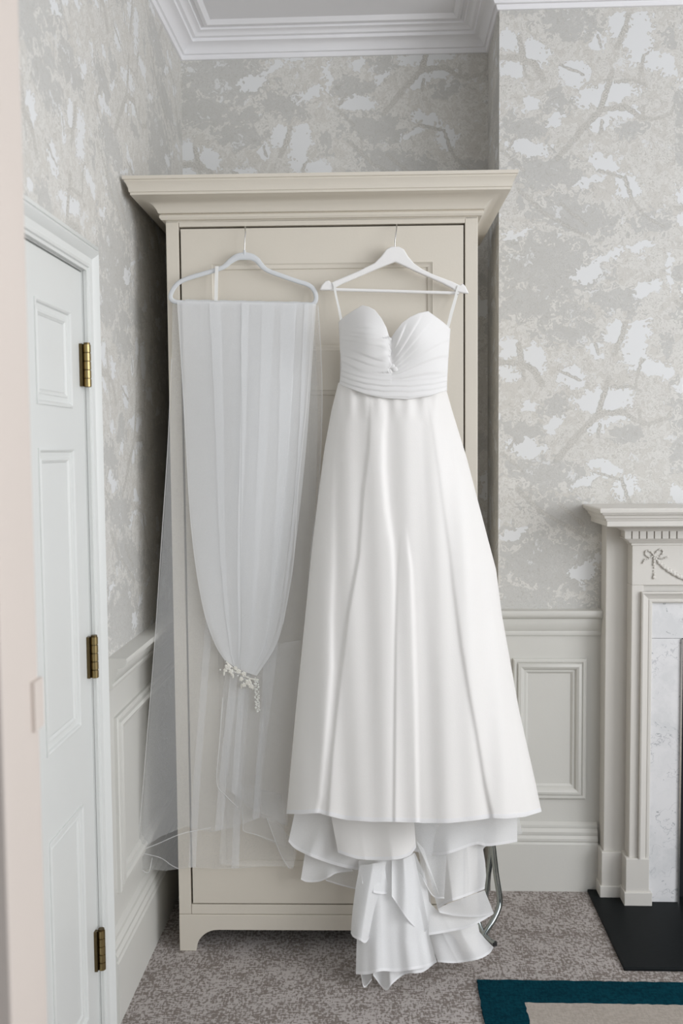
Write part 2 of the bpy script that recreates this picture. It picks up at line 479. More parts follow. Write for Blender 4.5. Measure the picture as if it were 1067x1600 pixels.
M['teal'] = carpet_mat('teal_pile', (0.003, 0.055, 0.08, 1), (0.001, 0.026, 0.042, 1), 120, 0.35, 0.65, 0.0)
M['beige'] = carpet_mat('beige_pile', (0.52, 0.465, 0.41, 1), (0.40, 0.35, 0.30, 1), 120, 0.35, 0.65)
M['white_wood'] = paint('white_hanger_paint', (0.86, 0.85, 0.84, 1), 0.3)
M['grey_velvet'] = paint('pale_grey_velvet', (0.66, 0.68, 0.70, 1), 0.9, 0.04, 0.1)
M['satin'] = cloth('ivory_satin', (0.865, 0.85, 0.83, 1), 1.0, 0.10, sheen=0.03)
M['chiffon'] = cloth('ruched_chiffon', (0.885, 0.88, 0.875, 1), 1.0, 0.15)
M['organza'] = cloth('organza', (0.93, 0.935, 0.94, 1), 0.84, 0.18, 700, 0.15)
M['sheer'] = cloth('sheer_organza', (0.92, 0.93, 0.94, 1), 0.45, 0.22, 700, 0.2)
M['hem'] = cloth('hem_band', (0.94, 0.94, 0.95, 1), 0.92, 0.2, 700, 0.1)
M['tulle'] = cloth('tulle', (0.905, 0.915, 0.925, 1), 0.24, 0.25, 800, 0.2)
M['tulle2'] = cloth('gathered_tulle', (0.91, 0.918, 0.925, 1), 0.52, 0.18, 800, 0.12)
M['ribbon'] = cloth('white_ribbon', (0.92, 0.92, 0.90, 1), 1.0, 0.15, sheen=0.08)
M['petal'] = paint('ivory_petal', (0.80, 0.78, 0.72, 1), 0.5)
M['bead'] = paint('crystal_bead', (0.82, 0.82, 0.78, 1), 0.1, 0.03, 0.9)

# ------------------------------------------------------------------ room shell
XL, YB, YC, XC = -0.665, 3.275, 2.97, 0.357
ZR = 0.886
XR, YF = 3.1, -2.2
floor = structure(MB().box((-1.6, YF, -0.06), (XR + .1, YB + 0.1, 0)).build('floor', M['carpet']), 'taupe flecked carpet')
ceiling = structure(MB().box((-1.6, YF, 2.765), (XR + .1, YB + 0.1, 2.83)).build('ceiling', M['ceil']))
wl = structure(MB().box((XL - 0.1, 2.15, ZR - .05), (XL, YB + 0.1, 2.765)).box((XL - 0.1, 1.36, 1.79), (XL, 2.15, 2.765)).box((XL - 0.1, 1.10, 0), (XL, 1.36, 2.765)).build('wall_left', M['paper_y']))
MB().box((XL - 0.1, 2.16, 0), (XL + .002, YB, ZR - .05)).build('wainscot', M['wain'], wl)
wb = structure(MB().box((XL, YB, 0), (XC, YB + 0.1, 2.765)).build('wall_back', M['paper_b']))
MB().box((XL, YB - .002, 0), (XC, YB, ZR - .05)).build('wainscot', M['wain'], wb)
# a narrow strip of paper edge down the corner
wc = structure(MB().box((XC, YC, 0), (XR, YB + .1, 2.765)).build('wall_chimney', M['paper_x']))
wc.data.materials.append(M['paper_y'])
for pg in wc.data.polygons:
    if abs(pg.normal.x) > .5: pg.material_index = 1
MB().box((XC - .002, YC - .002, 0), (0.69, YC, ZR - .05)).box((XC - .002, YC, 0), (XC, YB, ZR - .05)).build('wainscot', M['wain'], wc)
structure(MB().box((XR, YF, 0), (XR + .1, -.9, 2.765)).box((XR, 1.4, 0), (XR + .1, YC, 2.765)).box((XR, -.9, 0), (XR + .1, 1.4, .6)).box((XR, -.9, 2.65), (XR + .1, 1.4, 2.765)).build('wall_right', M['paper_y']))
# the opening the photographer looks through: wall stub and jamb on the left
wf = structure(MB().box((-1.6, 1.116, 0), (-0.53, 1.22, 2.765)).build('wall_front', M['jamb']))
jm = structure(bevel(MB().box((-0.53, 1.115, 0), (-0.4555, 1.235, 2.12)).build('trim_1', M['jamb']), 0.004), 'warm white door jamb nearest the camera')
MB().box((-0.4555, 1.205, 1.02), (-0.4500, 1.237, 1.085)).build('strike_plate', M['jamb'], jm)

# ceiling cornice
prof = [(0, 2.686), (.006, 2.687), (.009, 2.694), (.010, 2.700), (.016, 2.702), (.020, 2.711), (.028, 2.720), (.040, 2.726), (.050, 2.728),
        (.052, 2.737), (.062, 2.739), (.066, 2.745), (.074, 2.749), (.084, 2.750), (.086, 2.756), (.096, 2.757), (.100, 2.753), (.110, 2.753), (.114, 2.757), (.122, 2.765), (.122, 2.768), (0, 2.768)]
cor = MB().sweep([(XL, 1.22), (XL, YB), (XC, YB), (XC, YC), (XR, YC)], prof, side=1).build('trim_2', M['ceil'])
auto_smooth(cor, 30); structure(cor, 'white moulded plaster ceiling cornice')

# chair rails
def rail_prof(p, z0, z1):
    h = z1 - z0
    return [(0, z0), (p * .22, z0), (p * .26, z0 + h * .10), (p * .22, z0 + h * .17), (p * .30, z0 + h * .22), (p * .45, z0 + h * .42), (p * .52, z0 + h * .60),
            (p * .50, z0 + h * .66), (p * .80, z0 + h * .72), (p * .95, z0 + h * .80), (p * 1.0, z0 + h * .90), (p * .97, z0 + h), (p * .2, z0 + h * 1.02), (0, z0 + h * 1.02)]
o = MB().sweep([(XL, 2.262), (XL, YB)], rail_prof(.048, .808, .884)).build('trim_3', M['wain']); auto_smooth(o, 30); structure(o, 'left chair rail')
o = MB().sweep([(XL, YB), (XC, YB)], rail_prof(.036, .808, .884)).build('trim_4', M['wain']); auto_smooth(o, 30); structure(o)
o = MB().sweep([(XC, YB - .036), (XC, YC), (0.688, YC)], rail_prof(.036, .806, .886)).build('trim_5', M['wain']); auto_smooth(o, 30); structure(o, 'right chair rail beside the mantel')
# skirting boards
def skirt_prof(p):
    return [(0, 0), (p, 0), (p, .150), (p * .82, .156), (p * .95, .160), (p * .95, .168), (p * .72, .176), (p * .80, .181), (p * .80, .188), (p * .5, .197), (p * .55, .202), (p * .5, .208), (.003, .215), (0, .215)]
def sk(name, path, p):
    o = MB().sweep(path, skirt_prof(p)).build(name, M['wain']); auto_smooth(o, 30); structure(o)
sk('baseboard_left', [(XL, 2.2105), (XL, YB)], .025)
sk('baseboard_back', [(XL + .025, YB), (XC - .025, YB)], .025)
sk('baseboard_right', [(XC, YB - .025), (XC, YC), (0.664, YC)], .025)

# wainscot panel frames (raised bolection mouldings)
pp = [(0, 0), (0, .008), (.004, .011), (.010, .011), (.013, .007), (.016, .014), (.024, .017), (.031, .013), (.035, .006), (.041, .006), (.047, .001), (.047, 0)]
def panel(name, a0, a1, b0, b1, frame, mat, parent=None, pr=pp, label=None):
    # pr: (inward, height)
    m = MB().sweep([(a0, b0), (a0, b1), (a1, b1), (a1, b0)], pr, side=1, closed=True, frame=frame)
    o = m.build(name, mat, parent); auto_smooth(o, 30)
    return o
fL = lambda a, b, u: Vector((XL + .002 + u, a, b))
fC = lambda a, b, u: Vector((a, YC - .002 - u, b))
structure(panel('trim_6', 2.297, 3.20, .288, .730, fL, M['wain']), 'raised panel moulding on left wainscot')
structure(panel('trim_7', .402, .628, .290, .733, fC, M['wain']), 'raised panel moulding on right wainscot')

# ------------------------------------------------------------------ door in the left wall
DX = XL - .004
core = MB().box((DX - .040, 1.37, .006), (DX - .012, 2.146, 1.782))
cols = [(1.847, 2.056), (1.46, 1.669)]; rows = [(.108, .600), (.780, 1.388), (1.480, 1.680)]
# stiles and rails
ys = [1.37, 1.46, 1.669, 1.847, 2.056, 2.146]
for a, b in ((1.37, 1.46), (1.669, 1.847), (2.056, 2.146)): core.box((DX - .012, a, .006), (DX, b, 1.782))
for (a, b) in cols:
    zs = [.006, .108, .600, .780, 1.388, 1.480, 1.680, 1.782]
    for i in range(0, 8, 2): core.box((DX - .012, a, zs[i]), (DX, b, zs[i + 1]))
d1 = structure(core.build('door_1', M['door']), 'pale six panel door in the left wall')
fD = lambda a, b, u: Vector((DX - .012 + u, a, b))
dp = [(-.003, .012), (-.003, .0150), (.001, .0160), (.004, .0140), (.006, .0095), (.017, .0088), (.019, .0105), (.022, .0105), (.025, .0078), (.027, .0070), (.027, 0)]
for (a, b) in cols:
    for (c, d) in rows:
        panel('panel_moulding', a, b, c, d, fD, M['door'], d1, dp)
        bevel(MB().box((DX - .0115, a + .0272, c + .0272), (DX - .0050, b - .0272, d - .0272)).build('door_panel', M['door'], d1), .001)
for zc in (1.575, .918, .232):
    h = MB()
    for k in range(5):
        h.tube([(XL + .010, 2.130, zc - .047 + k * .019), (XL + .010, 2.130, zc - .047 + k * .019 + .0165)], .0085, 14)
    ho = auto_smooth(h.build('hinge', M['brass'], d1), 40)
    p2 = MB().tube([(XL + .010, 2.130, zc - .048), (XL + .010, 2.130, zc + .050)], .0072, 12)
    p2.box((XL - .004, 2.1165, zc - .047), (XL + .003, 2.130, zc + .047))
    p2.build('hinge_pin', M['dark_brass'], ho)
# architrave: moulded frame round the door
ap = [(0, 0), (0, .018), (.009, .020), (.010, .016), (.013, .022), (.019, .024), (.025, .020), (.033, .012), (.046, .009), (.049, .012), (.055, .013), (.057, .009), (.063, .008), (.063, 0)]
ar = MB().sweep([(2.210, 0.0), (2.210, 1.850), (1.30, 1.850), (1.30, 0.0)], ap, side=-1, frame=lambda a, b, u: Vector((XL + u, a, b)))
o = ar.build('trim_8', M['door']); auto_smooth(o, 25); structure(o, 'moulded white door architrave')
structure(MB().box((XL - .09, 2.147, 0), (XL - .001, 2.16, 1.80)).box((XL - .09, 1.36, 1.785), (XL - .001, 2.147, 1.80)).box((XL - .09, 1.355, 0), (XL - .001, 1.369, 1.80)).build('trim_9', M['door']), 'door lining')

# ------------------------------------------------------------------ wardrobe (local: x along the front, -y outwards, z up)
wd = empty('wardrobe', WO, AW)
thing(wd, 'tall cream painted wardrobe with wide cornice and bracket feet in the alcove', 'wardrobe')
def wp(mb, name, mat=None, parent=None, bev=.0015):
    o = mb.build(name, mat or M['ward'], parent or wd, local=True)
    if bev: bevel(o, bev)
    return o
BW, BD = .823, .60
for x in (0, BW - .034):
    wp(MB().box((x, 0, .1045), (x + .0335, BD, 1.99)), 'side_panel')
wp(MB().box((.0345, 0, 1.9745), (BW - .0345, .05, 1.99)), 'top_rail')
wp(MB().box((.0345, 0, .1045), (BW - .0345, .05, .1315)), 'bottom_rail')
wp(MB().box((.034, .03, .11), (BW - .034, BD - .01, 1.985)), 'gap_shade_block', M['ward_shade'], bev=0)  # solid dark block, paints the shade seen through the door gaps
wp(MB().box((0, 0, 1.985), (BW, BD, 1.992)), 'top_board')
cp = [(0, 1.990), (.010, 1.991), (.014, 1.996), (.014, 2.002), (.010, 2.0055), (.016, 2.007), (.019, 2.014), (.026, 2.024), (.038, 2.032), (.055, 2.0375), (.071, 2.039),
      (.075, 2.040), (.075, 2.0455), (.078, 2.047), (.079, 2.056), (.083, 2.066), (.087, 2.071), (.087, 2.074), (.091, 2.076), (.091, 2.084), (0, 2.084)]
o = MB().sweep([(0, BD), (0, 0), (BW, 0), (BW, BD)], cp, side=1).build('cornice', M['ward'], wd, local=True); auto_smooth(o, 30)
MB().box((0, .0, 2.07), (BW, BD, 2.0835)).build('top_cover', M['ward'], wd, local=True)
# plinth with bracket feet
pz = [(0, .1035), (0, 0.0), (.046, 0.0)]
pz += [(.046 + .012 * math.sin(t) * .0 + .060 * (1 - math.cos(t)), .060 * math.sin(t)) for t in np.linspace(0.12, math.pi / 2, 10)]
right = [(BW - x, z) for x, z in reversed(pz)]
poly = [(x, -.002, z) for x, z in pz + right]
wp(MB().prism(poly, (0, .022, 0)), 'plinth')
for x in (-.0, BW - .02):
    wp(MB().box((x, .021, 0), (x + .02, BD, .1035)), 'plinth_side')
# door leaf with two recessed panels
dz0, dz1, du0, du1 = .1355, 1.969, .039, .785
lf = MB(); T0, T1 = .001, .022
pu0, pu1 = .118, .706
lf.box((du0, T0 + .010, dz0), (du1, T1, dz1))
lf.box((du0, T0, dz0), (pu0, T0 + .010, dz1)).box((pu1, T0, dz0), (du1, T0 + .010, dz1))
for a, b in ((dz0, .238), (1.545, 1.645), (1.878, dz1)): lf.box((pu0, T0, a), (pu1, T0 + .010, b))
leaf = lf.build('door', M['ward'], wd, local=True)
wq = [(0, .010), (.002, .0105), (.006, .007), (.011, .0055), (.015, .0035), (.016, 0)]
for a, b in ((.238, 1.545), (1.645, 1.878)):
    o = MB().sweep([(pu0, a), (pu0, b), (pu1, b), (pu1, a)], wq, side=1, closed=True, frame=lambda x, z, u: Vector((x, T0 + .010 - u, z))).build('panel_moulding', M['ward'], leaf, local=True)
    auto_smooth(o, 30)

# ------------------------------------------------------------------ fireplace
fp = empty('fireplace_surround', (1.30, YC, 0))
thing(fp, 'cream carved mantelpiece with dentils, ribbon swag and white marble slips', 'fireplace')
FX0, FX1 = .735, 1.865          # inner pilaster faces, mirrored about 1.30
def mir(x): return 2.60 - x
def fpb(name, a, b, mat=None, bev=.002, both=False):
    def one(p, q):
        o = MB().box(p, q).build(name, mat or M['mantel'], fp)
        if bev: bevel(o, bev)
        return o
    o = one(a, b)
    if both: one((mir(b[0]), a[1], a[2]), (mir(a[0]), b[1], b[2]))
    return o
fpb('back_board', (.672, 2.905, .0), (.745, YC, 1.165), both=True)
fpb('pilaster', (.7355, 2.852, .12), (.770, YC - .001, .977), both=True)
fpb('outer_plinth_block', (.664, 2.893, 0), (.733, YC - .001, .150), both=True)
fpb('outer_plinth_foot', (.659, 2.888, 0), (.732, YC - .002, .045), both=True)
fpb('plinth_block', (.7245, 2.842, 0), (.794, YC - .001, .152), both=True)
fpb('plinth_foot', (.7195, 2.836, 0), (.802, YC - .002, .050), both=True)
fpb('frieze_board', (.7355, 2.852, .977), (1.8645, YC - .001, 1.118))
# moulding above frieze
def run(name, prof, x0=.7355, y0=2.852, mat=None):
    o = MB().sweep([(x0, YC), (x0, y0), (mir(x0), y0), (mir(x0), YC)], prof, side=1).build(name, mat or M['mantel'], fp)
    auto_smooth(o, 30); return o
run('bed_moulding', [(0, 1.094), (.003, 1.096), (.003, 1.102), (.010, 1.104), (.014, 1.110), (.022, 1.114), (.024, 1.117), (0, 1.117)])
run('dentil_band', [(0, 1.116), (.020, 1.116), (.020, 1.142), (0, 1.142)])
x = .7355 - .0285
k = 0
dm = None
while x < mir(.7355) + .028:
    if dm is None:
        dm = MB().box((x, 2.8235, 1.1175), (x + .0178, 2.834, 1.1395)).build('dentil', M['mantel'], fp)
        first = x
    else:
        c = dm.copy(); c.location = dm.location + Vector((x - first, 0, 0)); COL.objects.link(c)
    x += .0216; k += 1
run('soffit_moulding', [(0, 1.139), (.030, 1.139), (.034, 1.144), (.052, 1.152), (.080, 1.156), (.092, 1.1575), (.092, 1.162), (0, 1.162)])
run('mantel_shelf', [(0, 1.158), (.094, 1.158), (.096, 1.160), (.096, 1.174), (.099, 1.176), (.100, 1.180), (.104, 1.182), (.107, 1.190), (.113, 1.194), (.114, 1.198), (.120, 1.199), (.121, 1.203), (.121, 1.209), (.118, 1.212), (0, 1.212)])
MB().box((.72, 2.84, 1.205), (1.88, YC - .001, 1.2115)).build('shelf_top', M['mantel'], fp)
# inner architrave moulding round the marble
ip = [(0, 0), (0, .012), (.004, .014), (.008, .010), (.016, .006), (.022, .002), (.024, .004), (.030, .004), (.034, 0), (.034, -.02)]
o = MB().sweep([(.762, .152), (.762, .958), (mir(.762), .958), (mir(.762), .152)], ip, side=1, frame=lambda a, b, u: Vector((a, 2.852 - u, b))).build('marble_frame', M['mantel'], fp)
auto_smooth(o, 25)
def marble(a, b):
    bevel(MB().box(a, b).build('marble_slab', M['marble'], fp), .001)
marble((.790, 2.862, .010), (.887, 2.90, .8155)); marble((mir(.887), 2.862, .010), (mir(.790), 2.90, .8155))
marble((.790, 2.862, .8165), (mir(.790), 2.90, .928))
MB().box((.887, 2.90, .010), (mir(.887), YC - .002, .8155)).build('firebox', M['fire_black'], fp)
MB().box((.7705, 2.864, .928), (mir(.7705), 2.90, .977)).build('lintel', M['mantel'], fp)
MB().box((.8835, 2.8555, .010), (.8885, 2.8615, .8150)).build('fire_trim', M['steel'], fp)
# carved bow, husk drop and swag
def FP(x, y, out=.004): return onY(x, y, 2.852 - out)
sw = MB()
for pts, r in (([(1022, 868), (1017, 862), (1011, 860), (1008, 864), (1011, 869), (1017, 870), (1022, 868)], .0026),
               ([(1022, 868), (1027, 861), (1033, 858), (1036, 862), (1033, 868), (1027, 870), (1022, 868)], .0026),
               ([(1020, 869), (1013, 873), (1008, 874), (1005, 879), (1003, 880)], .0022),
               ([(1023, 869), (1030, 872), (1036, 873), (1040, 871), (1044, 870)], .0022)):
    sw.tube([FP(p[0], p[1], .003 + .002 * math.sin(i * 2.1)) for i, p in enumerate(spline(pts, 22))], r, 7)
sw.ball(FP(1022, 868, .005), .0038)
auto_smooth(sw.build('bow', M['mantel'], fp), 60)
dr = MB(); yy = 872
for i in range(7):
    dr.ball(FP(1022 + (i % 2) * .6 - .3, yy, .003), .0034 + .0012 * math.sin(i * 1.3), 8, 6, (1, .8, 1.25)); yy += 5
auto_smooth(dr.build('husk_drop', M['mantel'], fp), 60)
gs = MB(); cx = onY(1022, 868, 2.85).x; 
swp = [(1023, 870), (1031, 880), (1042, 889), (1055, 897), (1067, 903), (1082, 908), (1100, 911)]
sp = spline(swp, 40)
for i, p in enumerate(sp):
    r = .0030 + .0026 * math.sin(math.pi * i / 39)
    gs.ball(FP(p[0] + .8 * math.sin(i * 2.4), p[1] + .8 * math.cos(i * 2.4), .003), r * 1.05, 7, 5, (1.2, .8, 1))
auto_smooth(gs.build('swag', M['mantel'], fp), 60)
hs = bevel(MB().box((.632, 2.487, 0), (1.95, 2.944, .010)).build('hearth_slab', M['hearth']), .003)
thing(hs, 'matt black hearth slab set into the carpet before the fireplace', 'hearth')

# ------------------------------------------------------------------ rug: teal border, beige field
rg = empty('rug', (1.1, 1.3, 0))
thing(rg, 'beige area rug with broad teal border on the taupe carpet', 'rug')
random.seed(4)
def jag(a, b, n, amp):
    a, b = Vector(a), Vector(b); t = (b - a).normalized(); nn = Vector((-t.y, t.x, 0))
    return [a + (b - a) * (i / n) + nn * random.uniform(-amp, amp) for i in range(n)]
def ring(x0, x1, y0, y1, amp, n=150): return jag((x0, y1, 0), (x1, y1, 0), n, amp) + jag((x1, y1, 0), (x1, y0, 0), n, amp) + jag((x1, y0, 0), (x0, y0, 0), n, amp) + jag((x0, y0, 0), (x0, y1, 0), n, amp)
ro = ring(.2385, 2.2, .3, 2.425, .0016); ri = ring(.347, 2.09, .41, 2.324, .0016)
n = len(ro); H = .007
v = [p + Vector((0, 0, .0005)) for p in ro] + [p + Vector((0, 0, H)) for p in ro] + [p + Vector((0, 0, H)) for p in ri] + [p + Vector((0, 0, .0005)) for p in ri]
f = []
for i in range(n):
    j = (i + 1) % n
    for k in range(3): f.append((k * n + i, k * n + j, (k + 1) * n + j, (k + 1) * n + i))
mk('rug_border', v, f, M['teal'], rg)
v = [p + Vector((0, 0, H - .0005)) for p in ri] + [p + Vector((0, 0, .0005)) for p in ri]
mk('rug_field', v, [tuple(range(n))] + [(i, (i + 1) % n, n + (i + 1) % n, n + i) for i in range(n)], M['beige'], rg)

# ------------------------------------------------------------------ chrome stand beside the wardrobe, behind the dress
st = empty('folding_stand', (.30, 2.66, 0))
thing(st, 'chrome tubular stand folded beside wardrobe, bent legs showing behind the dress train', 'stand')
def tube_part(name, pts, r, mat=M['chrome'], n=14, smooth=40):
    sp = []
    P = [np.array(p, float) for p in pts]
    Q = [2 * P[0] - P[1]] + P + [2 * P[-1] - P[-2]]
    for i in range(1, len(Q) - 2):
        for t in np.linspace(0, 1, 8, endpoint=False):
            a, b, c, d = Q[i - 1:i + 3]
            sp.append(0.5 * (2 * b + (c - a) * t + (2 * a - 5 * b + 4 * c - d) * t * t + (3 * b - a - 3 * c + d) * t ** 3))
    sp.append(P[-1])
    return auto_smooth(MB().tube([tuple(q) for q in sp], r, n).build(name, mat, st), smooth)
tube_part('leg', [onY(766, 1290, 2.70), onY(771, 1330, 2.695), onY(775, 1365, 2.69), onY(780, 1398, 2.68), onY(780, 1415, 2.672), onY(773, 1433, 2.655), onY(764, 1448, 2.640), onY(752, 1466, 2.628)], .0085)
tube_part('leg', [onY(772, 1290, 2.745), onY(767, 1335, 2.74), onY(763, 1365, 2.735), onY(760, 1392, 2.73), onY(752, 1425, 2.72), onY(744, 1440, 2.71)], .0085)
tube_part('foot_rail', [onY(744, 1430, 2.66), onY(750, 1447, 2.645), onY(757, 1460, 2.63), onY(766, 1470, 2.615), onY(773, 1474, 2.605)], .0065)
bevel(MB().box(tuple(onY(770, 1478.5, 2.60)), tuple(onY(776, 1470, 2.612))).build('foot_cap', M['rubber'], st), .001)

# ------------------------------------------------------------------ cloth builder
def drape(name, top, bot, mat, parent, d0, d1, nu=60, nv=24, waves=(), amp=.006, mid=None, midf=.5, smooth=True, sub=None, edge=None, seed=0, bulge=0.0, side_l=None, side_r=None):
    """cloth between an upper and a lower edge drawn in the plane of the dress; d0/d1 distances before the wardrobe (number or list)"""
    T = spline(top, nu) if len(top) > 2 else interp(top, nu)
    B = spline(bot, nu) if len(bot) > 2 else interp(bot, nu)
    rnd = random.Random(seed); ph = [rnd.uniform(0, 6.3) for _ in range(4)]
    def dd(d, s): return d if isinstance(d, (int, float)) else pl(s, np.linspace(0, 1, len(d)), d)
    vs = []
    for j in range(nv + 1):
        t = j / nv
        for i in range(nu):
            s = i / (nu - 1)
            x = T[i][0] * (1 - t) + B[i][0] * t; y = T[i][1] * (1 - t) + B[i][1] * t
            if side_l: x += pl(t, np.linspace(0, 1, len(side_l)), side_l) * (1 - s) ** 2
            if side_r: x += pl(t, np.linspace(0, 1, len(side_r)), side_r) * s ** 2
            d = dd(d0, s) * (1 - t) + dd(d1, s) * t + bulge * math.sin(math.pi * s)
            for k, (fr, am) in enumerate(waves):
                d += am * (0.25 + 0.75 * t) * math.sin(2 * math.pi * fr * s + ph[k % 4] + 1.2 * t * math.sin(k + 1))
            p = W(x, y, d)
            if p.z < .004: p.z = .004
            vs.append(p)
    fs = [(j * nu + i, j * nu + i + 1, (j + 1) * nu + i + 1, (j + 1) * nu + i) for j in range(nv) for i in range(nu - 1)]
    o = mk(name, vs, fs, mat, parent, smooth)
    if edge:
        row = vs[nv * nu:(nv + 1) * nu]; up = vs[(nv - 1) * nu:nv * nu]; ev = []; ef = []
        off = WN * .0012
        for i in range(nu):
            u = (up[i] - row[i]).normalized() * edge
            ev += [row[i] + u + off, row[i] + off, row[i] - off * .2]
        for i in range(nu - 1):
            for k in range(2): ef.append((i * 3 + k, i * 3 + k + 1, i * 3 + k + 4, i * 3 + k + 3))
        mk('hem', ev, ef, M['hem'], o)
    return o

# ------------------------------------------------------------------ hangers
def hook(pts, parent, r=.0016):
    u = (W(pts[-1][0], pts[-1][1], 0) - WO).dot(WU)
    P = [W(*p) for p in pts[:-1]] + [WO + WU * u + WN * d + Vector((0, 0, z)) for d, z in ((.016, 1.9685), (.009, 1.9711), (.002, 1.97125), (-.010, 1.97125))]
    return auto_smooth(MB().tube(P, r, 8).build('hook', M['steel'], parent), 50)
wh = empty('coat_hanger', W(617, 420, .03)); thing(wh, 'white wooden coat hanger with crossbar holding the wedding dress', 'hanger', 'hangers on the wardrobe door')
DH = .024
arm = [(595, 402), (603, 391), (611, 386.5), (623, 386.5), (631, 391), (637.5, 402), (647, 413), (660, 422), (677, 430), (706, 441), (714, 445), (718, 447), (722, 443.5), (727, 449), (732, 460), (722, 459), (712, 457), (706, 452), (690, 443.5), (650, 426), (628, 415.5), (617, 410.5),
       (606, 414.5), (590, 421), (562, 433), (536, 444), (526, 449), (522, 453), (514, 454.5), (499.5, 454.5), (503, 446), (509, 440), (514, 439), (518, 443), (523, 440), (559, 425), (585, 412)]
bar = bevel(MB().prism([W(x, y, DH) for x, y in arm], WN * .013).build('arms', M['white_wood'], wh), .0035, 3)
auto_smooth(bar, 50)
auto_smooth(MB().tube([W(516, 452.2, DH + .0065), W(717, 458, DH + .0065)], .0042, 12).build('crossbar', M['white_wood'], wh), 50)
hook([(617, 388, DH + .006), (617, 376, DH + .006), (618.5, 365, DH + .005), (619.5, 358, .023), (619.5, 352, -.003)], wh)

vh = empty('coat_hanger', W(380, 440, .03)); thing(vh, 'slim pale grey velvet coat hanger carrying the tulle veil', 'hanger', 'hangers on the wardrobe door')
ring_pts = [(382, 400), (371, 401.5), (360, 408), (351, 416), (340, 421), (320, 427), (298, 433.5), (282, 440), (273, 448), (267, 459), (266.5, 466), (272, 471), (284, 472.5), (340, 473.5), (420, 475), (478, 476), (489, 475), (493.5, 469), (493, 459), (488, 450), (479, 444), (466, 440), (440, 431), (418, 422.5), (408, 414.5), (402, 407), (393, 401.5)]
rp = spline(ring_pts + [ring_pts[0]], 150)[:-1]
rr = []
for (x, y) in rp:
    w = .0060 + .0042 * max(0, 1 - abs(x - 382) / 34) * (1 if y < 430 else 0)
    rr.append((.003, w))
m = MB(); m.tube([W(x, y, .022) for x, y in rp], rr, 12, closed=True, flat=tuple(WN))
auto_smooth(m.build('frame', M['grey_velvet'], vh), 60)
hook([(382, 398, .022), (382, 388, .022), (382.5, 374, .024), (383.5, 364, .021), (384, 358, -.003)], vh)
auto_smooth(MB().tube([W(382, 399, .022), W(382, 391, .022)], .0035, 10).build('hook_collar', M['grey_velvet'], vh), 50)

# ------------------------------------------------------------------ wedding dress
dr_ = empty('wedding_dress', W(620, 620, .08)); thing(dr_, 'strapless ivory wedding dress with ruched sweetheart bodice and pleated full skirt', 'dress')
# bodice
NX = [530, 540, 552, 566, 576, 586, 596, 603, 607, 611, 618, 628, 640, 654, 668, 680, 692, 703]
NYT = [503, 494, 486, 477.5, 479.5, 485, 498, 513, 527, 529, 518, 505, 496, 489.5, 486.5, 495, 504, 514]
SEAMX = [528, 545, 570, 600, 640, 675, 700]; SEAMY = [600, 607, 615.5, 622, 624, 618.5, 611]
def ytop(x): return pl(x, NX, NYT)
def yseam(x): return pl(x, SEAMX, SEAMY)
def saw(p, sharp=.82):
    q = p - math.floor(p)
    return q / sharp if q < sharp else (1 - q) / (1 - sharp)
def bod_d(x, y):
    c = (x - 616) / 88
    d = .045 + .085 * math.sqrt(max(0, 1 - min(1, abs(c)) ** 2.4))
    for (bx, by, r, h) in ((575, 520, 36, .024), (655, 526, 38, .024)):
        q = ((x - bx) / r) ** 2 + ((y - by) / (r * 1.1)) ** 2
        d += h * math.exp(-q * 1.2)
    d -= .010 * math.exp(-((x - 611) / 7) ** 2) * max(0, min(1, (590 - y) / 40))
    ys = yseam(x)
    band = max(0, min(1, (y - (ys - 34)) / 14))
    if x < 611:
        p1 = (y - 500 - .13 * (x - 530) - 6 * math.sin((x - 530) / 40)) / 11.5 + .45 * math.sin(y / 15.0 + x / 60) + .2 * math.sin(y / 6.1 - x / 33)
        a1 = .0024 * min(1, max(0, (y - ytop(x) - 24) / 18)) * (.55 + .45 * math.sin(y / 9.0 + x / 21))
    else:
        ang = math.degrees(math.atan2(592 - y, x - 594))
        p1 = -ang / 11.5 + .25 * math.sin(x / 25) + .5 * math.sin(ang / 14)
        a1 = .0034 * (.7 + .3 * math.sin(ang / 9)) * min(1, max(0, (y - ytop(x) - 3) / 10)) * min(1, (x - 611) / 18 + .15)
    p2 = (y - ys) / 8.5
    d += a1 * saw(p1) * (1 - band) + .0026 * saw(p2 + .3 * math.sin(x / 31)) * band
    # ruched overlapping edge down the middle
    if 528 < y < 582:
        e = 609 + 2.2 * math.sin(y / 3.1)
        if x < e: d += .006 * math.exp(-(e - x) / 10) * (0.7 + .3 * math.sin(y / 2.2))
    return d
nx, ny = 150, 96
vs = []
for j in range(ny + 1):
    for i in range(nx + 1):
        s = i / nx; t = j / ny
        x = 530 + 173 * s
        yt, yb = ytop(x), yseam(x)
        y = yt + (yb - yt) * t
        # side seams
        xl = pl(y, [500, 545, 575, 600], [530, 532, 534.5, 531]); xr = pl(y, [512, 560, 600, 613], [703, 699.5, 697.5, 697.5])
        xx = xl + (xr - xl) * s
        vs.append(W(xx, y, bod_d(xx, y)))
fs = [(j * (nx + 1) + i, j * (nx + 1) + i + 1, (j + 1) * (nx + 1) + i + 1, (j + 1) * (nx + 1) + i) for j in range(ny) for i in range(nx)]
bo = mk('bodice', vs, fs, M['chiffon'], dr_, True)
so = bo.modifiers.new('thick', 'SOLIDIFY'); so.thickness = .004; so.offset = 0
